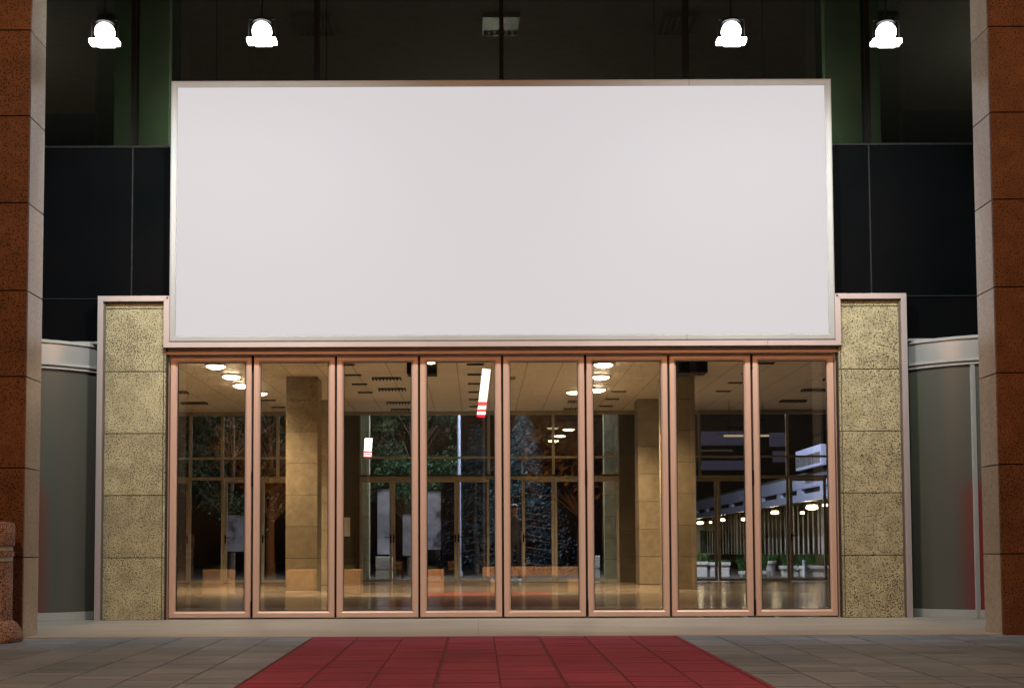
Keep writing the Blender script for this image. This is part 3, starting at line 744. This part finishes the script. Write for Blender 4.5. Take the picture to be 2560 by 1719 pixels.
# ------------------------------------------------------------------ vegetation
def tree(name, x, y, z0, h, cr, mat, label, kind='round', n=2600, group=None, seed=1, leaf=.10, cb=.35):
    rg = random.Random(seed)
    t = thing(name, (x, y, z0), label, 'tree', group)
    tb = MB(); lean = Vector((rg.uniform(-.3, .3), rg.uniform(-.3, .3), 0))*.3
    top = Vector((x, y, z0+h*.85))+lean; base = Vector((x, y, z0-.05))
    pts = [base.lerp(top, k/5)+Vector((rg.uniform(-.05, .05), rg.uniform(-.05, .05), 0))*(0 < k < 5) for k in range(6)]
    for k in range(5): tb.tube(pts[k], pts[k+1], .02*h*(1-k/5.5), .02*h*(1-(k+1)/5.5), 9)
    cl = []
    if kind == 'round':
        for k in range(46):
            a = rg.uniform(0, 6.28); zz = rg.uniform(cb, 1.0); rr = cr*math.sqrt(max(.05, 1-((zz-.68)/.40)**2))*rg.uniform(.45, 1.0)
            c = Vector((x+rr*math.cos(a), y+rr*math.sin(a), z0+h*zz)); cl.append((c, rg.uniform(.16, .34)*cr))
            s = base.lerp(top, max(.25, zz-.25)/.85 if zz < .85 else .8); tb.tube(s, c, .0035*h, .001*h, 6)
    else:
        for k in range(60):
            zz = (k/60)**.9*.9+.08; a = k*2.4; rr = cr*(1-zz)*rg.uniform(.75, 1.1)
            s = Vector((x, y, z0+h*zz)); c = s+Vector((rr*math.cos(a), rr*math.sin(a), -rr*.12)); tb.tube(s, c, .004*h, .0012*h, 5)
            for q in (.45, .75, 1.0): cl.append((s.lerp(c, q), .10*cr+.14*cr*(1-zz)))
    tb.build('trunk', M['bark'], t)
    lb = MB()
    per = max(6, n//len(cl))
    for c, r in cl:
        for _ in range(per):
            d = Vector((rg.gauss(0, 1), rg.gauss(0, 1), rg.gauss(0, .7))); d = d.normalized()*r*rg.random()**.4
            p = c+d; a = Vector((rg.gauss(0, 1), rg.gauss(0, 1), rg.gauss(0, 1))).normalized(); u = a.orthogonal().normalized(); w = a.cross(u)
            s = leaf*rg.uniform(.5, 1.2); q = .45 if kind == 'round' else .28
            lb.bm.faces.new([lb.bm.verts.new(p+u*s), lb.bm.verts.new(p+w*s*q), lb.bm.verts.new(p-u*s), lb.bm.verts.new(p-w*s*q)])
    lb.build('crown', mat, t)
    return t
bg_ = 'trees beyond the back of the hall'
tree('leafy_tree', -2.1, 25, 0, 6.2, 1.7, M['leaf'], 'leafy green tree beyond the third and fourth doors', n=13000, group=bg_, seed=2, leaf=.06, cb=.36)
tree('leafy_tree', -7.4, 24, 0, 6.5, 2.4, M['leaf'], 'dark leafy tree beyond the far left back doors', n=9000, group=bg_, seed=5, leaf=.07, cb=.2)
tree('leafy_tree', -4.9, 30, 0, 6.5, 2.2, M['leaf'], 'dark leafy tree behind the front left column', n=8000, group=bg_, seed=6, leaf=.07, cb=.2)
tree('blue_spruce', -.05, 29, 0, 5.1, 1.8, M['needle'], 'smaller blue spruce beyond the fourth door, right of the grey pole', 'spruce', 5200, bg_, 3, .075)
tree('blue_spruce', 1.35, 24, 0, 4.9, 1.9, M['needle'], 'larger blue spruce beyond the fifth door', 'spruce', 6000, bg_, 4, .065)

# grey pole, posters, low blocks outside
t = thing('lamp_pole', (-.56, 24, 0), 'tall grey blue steel pole beyond the fourth door', 'pole')
b = MB(); b.tube((-.56, 24, 0), (-.56, 24, 7), .06, .045, 16); b.build('shaft', M['pole'], t, smooth=True)
b = MB(); b.tube((-.56, 24, 0), (-.56, 24, .15), .10, n=16); b.build('base', M['pole'], t)
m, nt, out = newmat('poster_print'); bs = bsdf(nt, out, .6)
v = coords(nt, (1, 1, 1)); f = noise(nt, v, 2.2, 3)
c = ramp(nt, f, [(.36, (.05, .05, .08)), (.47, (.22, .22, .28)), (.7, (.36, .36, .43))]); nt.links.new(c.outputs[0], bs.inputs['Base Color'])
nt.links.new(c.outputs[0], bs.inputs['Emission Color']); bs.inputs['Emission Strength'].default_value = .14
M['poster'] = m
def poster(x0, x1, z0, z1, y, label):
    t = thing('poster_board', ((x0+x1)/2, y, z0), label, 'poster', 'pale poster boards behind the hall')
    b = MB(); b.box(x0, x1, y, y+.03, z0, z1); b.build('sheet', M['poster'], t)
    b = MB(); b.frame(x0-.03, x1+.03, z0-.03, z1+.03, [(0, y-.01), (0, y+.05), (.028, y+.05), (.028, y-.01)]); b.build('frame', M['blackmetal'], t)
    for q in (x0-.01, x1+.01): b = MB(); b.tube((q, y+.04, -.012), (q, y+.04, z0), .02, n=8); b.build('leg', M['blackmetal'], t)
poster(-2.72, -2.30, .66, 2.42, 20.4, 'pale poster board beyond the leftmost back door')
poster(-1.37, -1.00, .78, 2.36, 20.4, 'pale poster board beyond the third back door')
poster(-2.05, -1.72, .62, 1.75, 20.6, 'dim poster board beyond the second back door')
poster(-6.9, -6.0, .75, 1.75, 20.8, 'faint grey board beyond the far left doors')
for x0, x1, lb in ((-2.74, -2.30, 'stepped white stone block below the left poster'), (3.02, 3.24, 'stepped white stone block beside the right green post')):
    b = MB(); b.box(x0, x1, 20.0, 20.35, 0, .22); b.box(x0+.02, x1-.02, 20.02, 20.33, .22, .27); b.box(x0, x1, 20.0, 20.35, .27, .6)
    tag(b.build('stone_block', M['white_pot'], bevel=.01), lb, 'stone block')

# ------------------------------------------------------------------ arcade building on the right behind
ar = thing('arcade_building', (11, 35, 0), 'low building with blue white fascia and lit colonnade behind the right doors', 'building')
FX = 10.0
b = MB()
b.box(FX, FX+.25, 20, 56, 2.62, 3.02); b.box(FX, FX+.25, 20, 56, 2.24, 2.46)
y = 20
while y < 56: b.box(FX+.01, FX+.24, y, y+.5, 2.459, 2.621); y += 2.6
b.build('fascia', M['blue_fascia'], ar)
b = MB(); b.box(FX+.12, FX+.2, 20, 56, 2.46, 2.62); b.build('vent_strip', M['black'], ar)
b = MB(); b.box(FX, FX+4, 20, 56, 3.021, 3.1); b.box(FX+.25, FX+4, 20, 56, 2.30, 2.36); b.build('roof', M['darkroom'], ar)
b = MB(); b.box(FX+2.2, FX+2.4, 20, 60, 0, 2.3); b.build('rear_wall', M['gran_gr'], ar)
b = MB(); b.box(FX+1.0, FX+1.25, 20, 55, 0, .60); b.build('sill_wall', M['gran_dk'], ar)
b = MB()
y = 22
i = 0
while y < 55:
    wdt = .10 if i % 7 else .32
    b.box(FX+1.02, FX+1.045, y, y+wdt, .601, 2.29); y += .62; i += 1
b.build('colonnade_bars', M['white_pot'], ar)
m, nt, out = newmat('warm_lit_interior'); e = nt.nodes.new('ShaderNodeEmission')
f = noise(nt, coords(nt, (1, .9, .25), False), 2.5, 4); c = ramp(nt, f, [(.42, (.006, .005, .004)), (.62, (.05, .038, .02)), (.8, (.30, .22, .11))])
nt.links.new(c.outputs[0], e.inputs[0]); e.inputs[1].default_value = 1.2; nt.links.new(e.outputs[0], out.inputs[0])
b = MB(); b.box(FX+2.1, FX+2.19, 20, 55, .62, 2.28); b.build('shop_interior', m, ar)
# end block with window
b = MB(); b.box(10.55, 10.75, 46.6, 47, 0, 2.2); b.box(11.45, 11.75, 46.6, 47, 0, 2.2); b.box(10.75, 11.45, 46.6, 47, 0, .66); b.box(10.75, 11.45, 46.6, 47, 1.75, 2.2)
b.build('end_wall', plain('cream_wall', (.7, .62, .40), .8), ar)
b = MB(); b.box(10.75, 11.45, 46.8, 46.85, .66, 1.75); b.build('end_window', plain('dull_window', (.12, .13, .09), .3), ar)
b = MB(); b.box(9.6, 9.75, 21.5, 24.2, 3.12, 3.7)
b.build('parapet', M['blue_fascia'], ar)
b = MB()
for k in range(12): b.box(9.57, 9.599, 21.6+k*.22, 21.70+k*.22, 3.20, 3.50)
b.build('parapet_ribs', M['darkroom'], ar)
gl = [(1937, 42.4, 'globe light under the arcade right of the white pot'), (2030, 37.7, 'brightest globe light at the near end of the arcade'), (2006, 40.0, 'small globe light left of the brightest one'), (1860, 47.5, 'globe light behind the seam of the two rightmost doors'),
      (1806, 51.5, 'globe light at the middle of the arcade'), (1750, 56.7, 'farthest globe light beside the front right column'), (1776, 55.5, 'tiny globe light next to the farthest one'), (2063, 36.0, 'nearest small globe light at the right frame edge')]
for k, (px_, dpt, lb) in enumerate(gl):
    x = (px_-1195)/3054*dpt; y = dpt-12.6; z = 2.07 if k not in (2, 3) else 1.98; r = (.14, .19, .07, .11, .11, .15, .06, .08)[k]
    t = thing('globe_light', (x, y, z), lb, 'lamp', 'globe lights under the arcade')
    b = MB(); b.lathe([(r*.5, z-.04-r*.22), (r, z-.04), (r*.8, z+r*.3)], (x, y, 0), 20); b.build('globe', M['warmglobe'], t, smooth=True)
    b = MB(); b.tube((x, y, z+r*.3), (x, y, 2.30), .02, n=8); b.build('stem', M['blackmetal'], t)
# unseen bluish lamps added outside to brighten fascia, planters and spruces
sl = thing('fill_lamp', (5.4, 19.2, 0), 'added cool white lamp on a post behind the hall, hidden by the ceiling', 'street lamp')
b = MB(); b.tube((5.4, 19.2, 0), (5.4, 19.2, 7), .06, .04, 12); b.build('post', M['pole'], sl)
b = MB(); b.box(5.1, 5.7, 19.1, 19.3, 7.0, 7.1); b.build('head', M['blackmetal'], sl)
light('POINT', 'lamp', (5.4, 19.2, 6.9), 7500, (.62, .70, 1.0), sl, .2)
sl2 = thing('fill_lamp', (-.9, 19.6, 0), 'second added cool lamp behind the hall, above the ceiling line', 'street lamp')
b = MB(); b.tube((-3.05, 19.9, 0), (-3.05, 19.9, 6.5), .05, .04, 12); b.build('post', M['pole'], sl2)
b = MB(); b.box(-3.1, -.8, 19.85, 19.95, 6.5, 6.58); b.build('arm', M['blackmetal'], sl2)
light('POINT', 'lamp', (-.9, 19.9, 6.4), 3000, (.72, .85, 1.0), sl2, .2)

# planters by the arcade
def grass_tuft(mb, x, y, z, r, h, n, rg):
    for _ in range(n):
        a = rg.uniform(0, 6.28); q = rg.random()**.5*r*.5; bx_, by_ = x+q*math.cos(a), y+q*math.sin(a)
        hh = h*rg.uniform(.5, 1); d = rg.uniform(.2, .9)*r; tx, ty = bx_+d*math.cos(a), by_+d*math.sin(a); w = .008
        A = mb.bm.verts.new((bx_-w, by_, z)); B = mb.bm.verts.new((bx_+w, by_, z)); C_ = mb.bm.verts.new((bx_+(tx-bx_)*.4+w, by_+(ty-by_)*.4, z+hh*.7)); D_ = mb.bm.verts.new((bx_+(tx-bx_)*.4-w, by_+(ty-by_)*.4, z+hh*.7)); E2 = mb.bm.verts.new((tx, ty, z+hh))
        mb.bm.faces.new((A, B, C_, D_)); mb.bm.faces.new((D_, C_, E2))
rg = random.Random(11)
def planter(x, y, w, h, kind, label, gh):
    t = thing('planter', (x, y, -.012), label, 'planter', 'planters behind the right doors')
    b = MB()
    if kind == 'pot': b.lathe([(w*.36, -.012), (w*.44, h*.8), (w*.52, h*.82), (w*.52, h)], (x, y, 0), 20)
    else: b.box(x-w/2+.03, x+w/2-.03, y-.2, y+.2, -.012, h-.09); b.box(x-w/2, x+w/2, y-.23, y+.23, h-.09, h)
    b.build('pot', M['white_pot'], t, .008)
    b = MB(); nn = max(1, int(w/.22))
    for k in range(nn): grass_tuft(b, x-w/2+(k+.5)*w/nn, y, h-.02, .26, gh, 60, rg)
    b.build('plant', M['grass'], t)
for a in ((8.15, 21.6, .34, .44, 'pot', 'white round flower pot seen through the rightmost door', .25), (7.62, 21.4, .7, .16, 'box', 'low white planter with tall grass left of the round pot', .5),
          (8.65, 21.6, .42, .30, 'box', 'small white planter right of the round pot', .5), (9.35, 21.5, .75, .30, 'box', 'cream planter with spiky grass at the right frame', .45),
          (8.98, 22.4, .3, .26, 'box', 'little white planter behind the cream one', .3), (6.25, 22.2, .5, .42, 'box', 'grey planter beyond the second door from the right', .3),
          (6.85, 22.3, .6, .40, 'box', 'wide grey planter beyond the second door from the right', .12), (5.75, 22.4, .42, .38, 'pot', 'pot with dark bush beside the front right column', .5)):
    planter(*a)
t = thing('bollard', (9.0, 21.2, 0), 'pale slim bollard among the planters', 'bollard')
b = MB(); b.tube((9.0, 21.2, -.012), (9.0, 21.2, .38), .045, n=14); b.build('post', M['white_pot'], t); b = MB(); b.tube((9.0, 21.2, .38), (9.0, 21.2, .46), .06, .05, 14); b.build('cap', M['pole'], t)

# far block with dim panels, closing the view
fb = thing('far_building', (10, 64, 0), 'dark distant building with dim blue white panels', 'building')
b = MB(); b.box(-40, 60, 66, 70, -.1, 16); b.build('wall', plain('night_wall', (.02, .02, .03), .9), fb)
pm = emis('dim_blue_panel', (.30, .30, .55), .16)
for x0, x1, z0, z1 in ((14.4, 18.2, 7.6, 8.5), (18.8, 20.0, 7.5, 8.4), (19.0, 19.9, 6.5, 7.2), (14.4, 18.2, 6.0, 6.6)):
    b = MB(); b.box(x0, x1, 65.9, 65.98, z0, z1); b.build('window_band', pm, fb)

# ------------------------------------------------------------------ behind the camera (mirrored in the doors)
for k, (x, y, w) in enumerate(((-5.9, -15.2, .62), (-4.05, -15.4, .62), (-3.0, -15.6, .62), (-1.15, -16.2, .70))):
    t = thing('concrete_planter', (x, y, pz(y)), ['leftmost square concrete planter behind the viewpoint', 'second square concrete planter behind the viewpoint', 'third square concrete planter behind the viewpoint', 'fourth square concrete planter behind the viewpoint'][k], 'planter', 'concrete planters across the plaza')
    b = MB(); z = pz(y); b.box(x-w/2, x+w/2, y-w/2, y+w/2, z, z+.56); b.build('tub', M['concrete'], t, .02)
    b = MB(); grass_tuft(b, x, y, z+.54, .2, .14, 30, rg); b.build('plant', M['grass'], t)
t = thing('concrete_bench', (1.3, -17.5, pz(-17.5)), 'long concrete bench behind the viewpoint', 'bench')
b = MB(); z = pz(-17.5); b.box(.1, 2.6, -17.8, -17.2, z+.38, z+.62); b.build('seat', M['concrete'], t, .02)
for x in (.3, 2.2): b = MB(); b.box(x, x+.25, -17.75, -17.25, z, z+.379); b.build('leg', M['concrete'], t, .01)
gt = 'trees across the plaza behind the viewpoint'
zt = pz(-24)
tree('plaza_tree', -6.2, -24, zt, 8.0, 2.0, M['autumn'], 'sodium lit tree across the plaza, left one', n=15000, group=gt, seed=21, leaf=.12, cb=.35)
tree('plaza_tree', 3.2, -25, zt, 8.5, 2.3, M['autumn'], 'sodium lit tree across the plaza, right one', n=16000, group=gt, seed=22, leaf=.12, cb=.35)
tree('plaza_tree', -9.5, -27, zt, 9.0, 2.4, M['autumn'], 'sodium lit tree across the plaza, far left one', n=9000, group=gt, seed=23, leaf=.12, cb=.35)
# lit red and white totem signs behind
m, nt, out = newmat('totem_face'); e = nt.nodes.new('ShaderNodeEmission')
tc = nt.nodes.new('ShaderNodeTexCoord'); sp = nt.nodes.new('ShaderNodeSeparateXYZ'); nt.links.new(tc.outputs['Generated'], sp.inputs[0])
c = ramp(nt, sp.outputs[2], [(0, (.75, .02, .03)), (.06, (1, 1, 1)), (.12, (.75, .02, .03)), (.17, (1, .95, .95)), (.24, (.75, .02, .03)), (.32, (1, 1, 1))])
c.color_ramp.interpolation = 'CONSTANT'
nt.links.new(c.outputs[0], e.inputs[0]); e.inputs[1].default_value = 9; nt.links.new(e.outputs[0], out.inputs[0]); M['totem'] = m
for (x, y, zc, w, h, rot, lb) in ((.26, -40, 7.6, .36, 2.1, R(7), 'tall lit red and white totem sign across the street'), (-5.1, -44, 5.6, .36, .9, R(3), 'short lit red and white totem sign across the street')):
    t = thing('totem_sign', (x, y, pz(y)), lb, 'sign', 'totem signs across the street')
    b = MB(); b.box(x-w/2, x+w/2, y, y+.12, zc-h/2, zc+h/2, rot=Matrix.Rotation(rot, 3, 'Y'), piv=(x, y, zc)); b.build('light_box', M['totem'], t)
    b = MB(); b.tube((x, y+.06, pz(y)), (x, y+.06, zc-h/2), .06, n=10); b.build('post', M['pole'], t)

# sodium lamps at the canopy edge (light the pillars, frames and planters)
for x, lb in ((-3.4, 'sodium lamp at the canopy edge, left'), (3.9, 'sodium lamp at the canopy edge, right')):
    t = thing('sodium_lamp', (x, -8.6, 6.3), lb, 'lamp', 'sodium lamps on the canopy edge')
    b = MB(); b.tube((x, -8.6, 6.42), (x, -8.6, 8.62), .015, n=8); b.build('drop_rod', M['blackmetal'], t)
    b = MB(); b.lathe([(.20, 6.30), (.20, 6.36), (.10, 6.42)], (x, -8.6, 0), 20); b.build('housing', M['blackmetal'], t)
    b = MB(); b.lathe([(.10, 6.25), (.15, 6.299)], (x, -8.6, 0), 20); b.build('lens', emis('sodium_lens', (1, .45, .12), 8), t)
    light('SPOT', 'lamp', (x, -8.6, 6.22), 1050, (1.0, .47, .21), t, .12, (R(40), 0, 0), 150, .5)

for x, y, tx, ty, tz, pw, ang, lb in ((-1.5, -12.2, -2.2, -17.0, -.2, 15000, 95, 'added sodium lamp over the concrete planters'), (-1.0, -15.5, -1.5, -25.5, 5.0, 9500, 120, 'added sodium lamp lighting the plaza trees')):  # unseen lamps added so the mirrored planters and trees show bright orange
    t = thing('fill_lamp', (x+6.5, y-3, pz(y)), lb, 'street lamp', 'sodium lamps added behind the viewpoint')
    b = MB(); b.tube((x+6.5, y-3, pz(y)), (x+6.5, y-3, 6.6), .07, .05, 12); b.build('post', M['pole'], t)
    b = MB(); b.tube((x+6.5, y-3, 6.55), (x, y, 6.75), .035, n=8); b.build('arm', M['pole'], t)
    b = MB(); b.box(x-.25, x+.25, y-.12, y+.12, 6.72, 6.84); b.build('head', M['blackmetal'], t, .02)
    l = light('SPOT', 'lamp', (x, y, 6.68), pw, (1.0, .46, .18), t, .1, None, ang, .3); aim(l, (tx, ty, tz), (x, y, 6.68))
# ------------------------------------------------------------------ world, moon, camera
w = bpy.data.worlds.new('World'); scn.world = w; w.use_nodes = True
nt = w.node_tree; bgn = nt.nodes['Background']
sky = nt.nodes.new('ShaderNodeTexSky'); sky.sky_type = 'NISHITA'; sky.sun_disc = False
sky.sun_elevation = R(-4); sky.sun_rotation = R(200); sky.altitude = 200
nt.links.new(sky.outputs[0], bgn.inputs[0]); bgn.inputs[1].default_value = .08

cd = bpy.data.cameras.new('camera'); cam = bpy.data.objects.new('camera', cd); COL.objects.link(cam)
cam.matrix_world = Matrix.Translation((0, -12.6, .66)) @ Matrix.Rotation(math.pi/2+R(2.92), 4, 'X') @ Matrix.Rotation(-.0036, 4, 'Z')
cd.sensor_width = 36; cd.lens = 3054/2560*36
cd.shift_x = (1280-1195)/2560; cd.shift_y = (1228-859.5)/2560
cd.clip_end = 1000; cd.clip_start = .05
scn.camera = cam
scn.view_settings.view_transform = 'Standard'; scn.view_settings.look = 'None'; scn.view_settings.exposure = 0
scn.cycles.transparent_max_bounces = 24; scn.cycles.max_bounces = 10; scn.cycles.sample_clamp_indirect = 6
scn.cycles.use_denoising = True
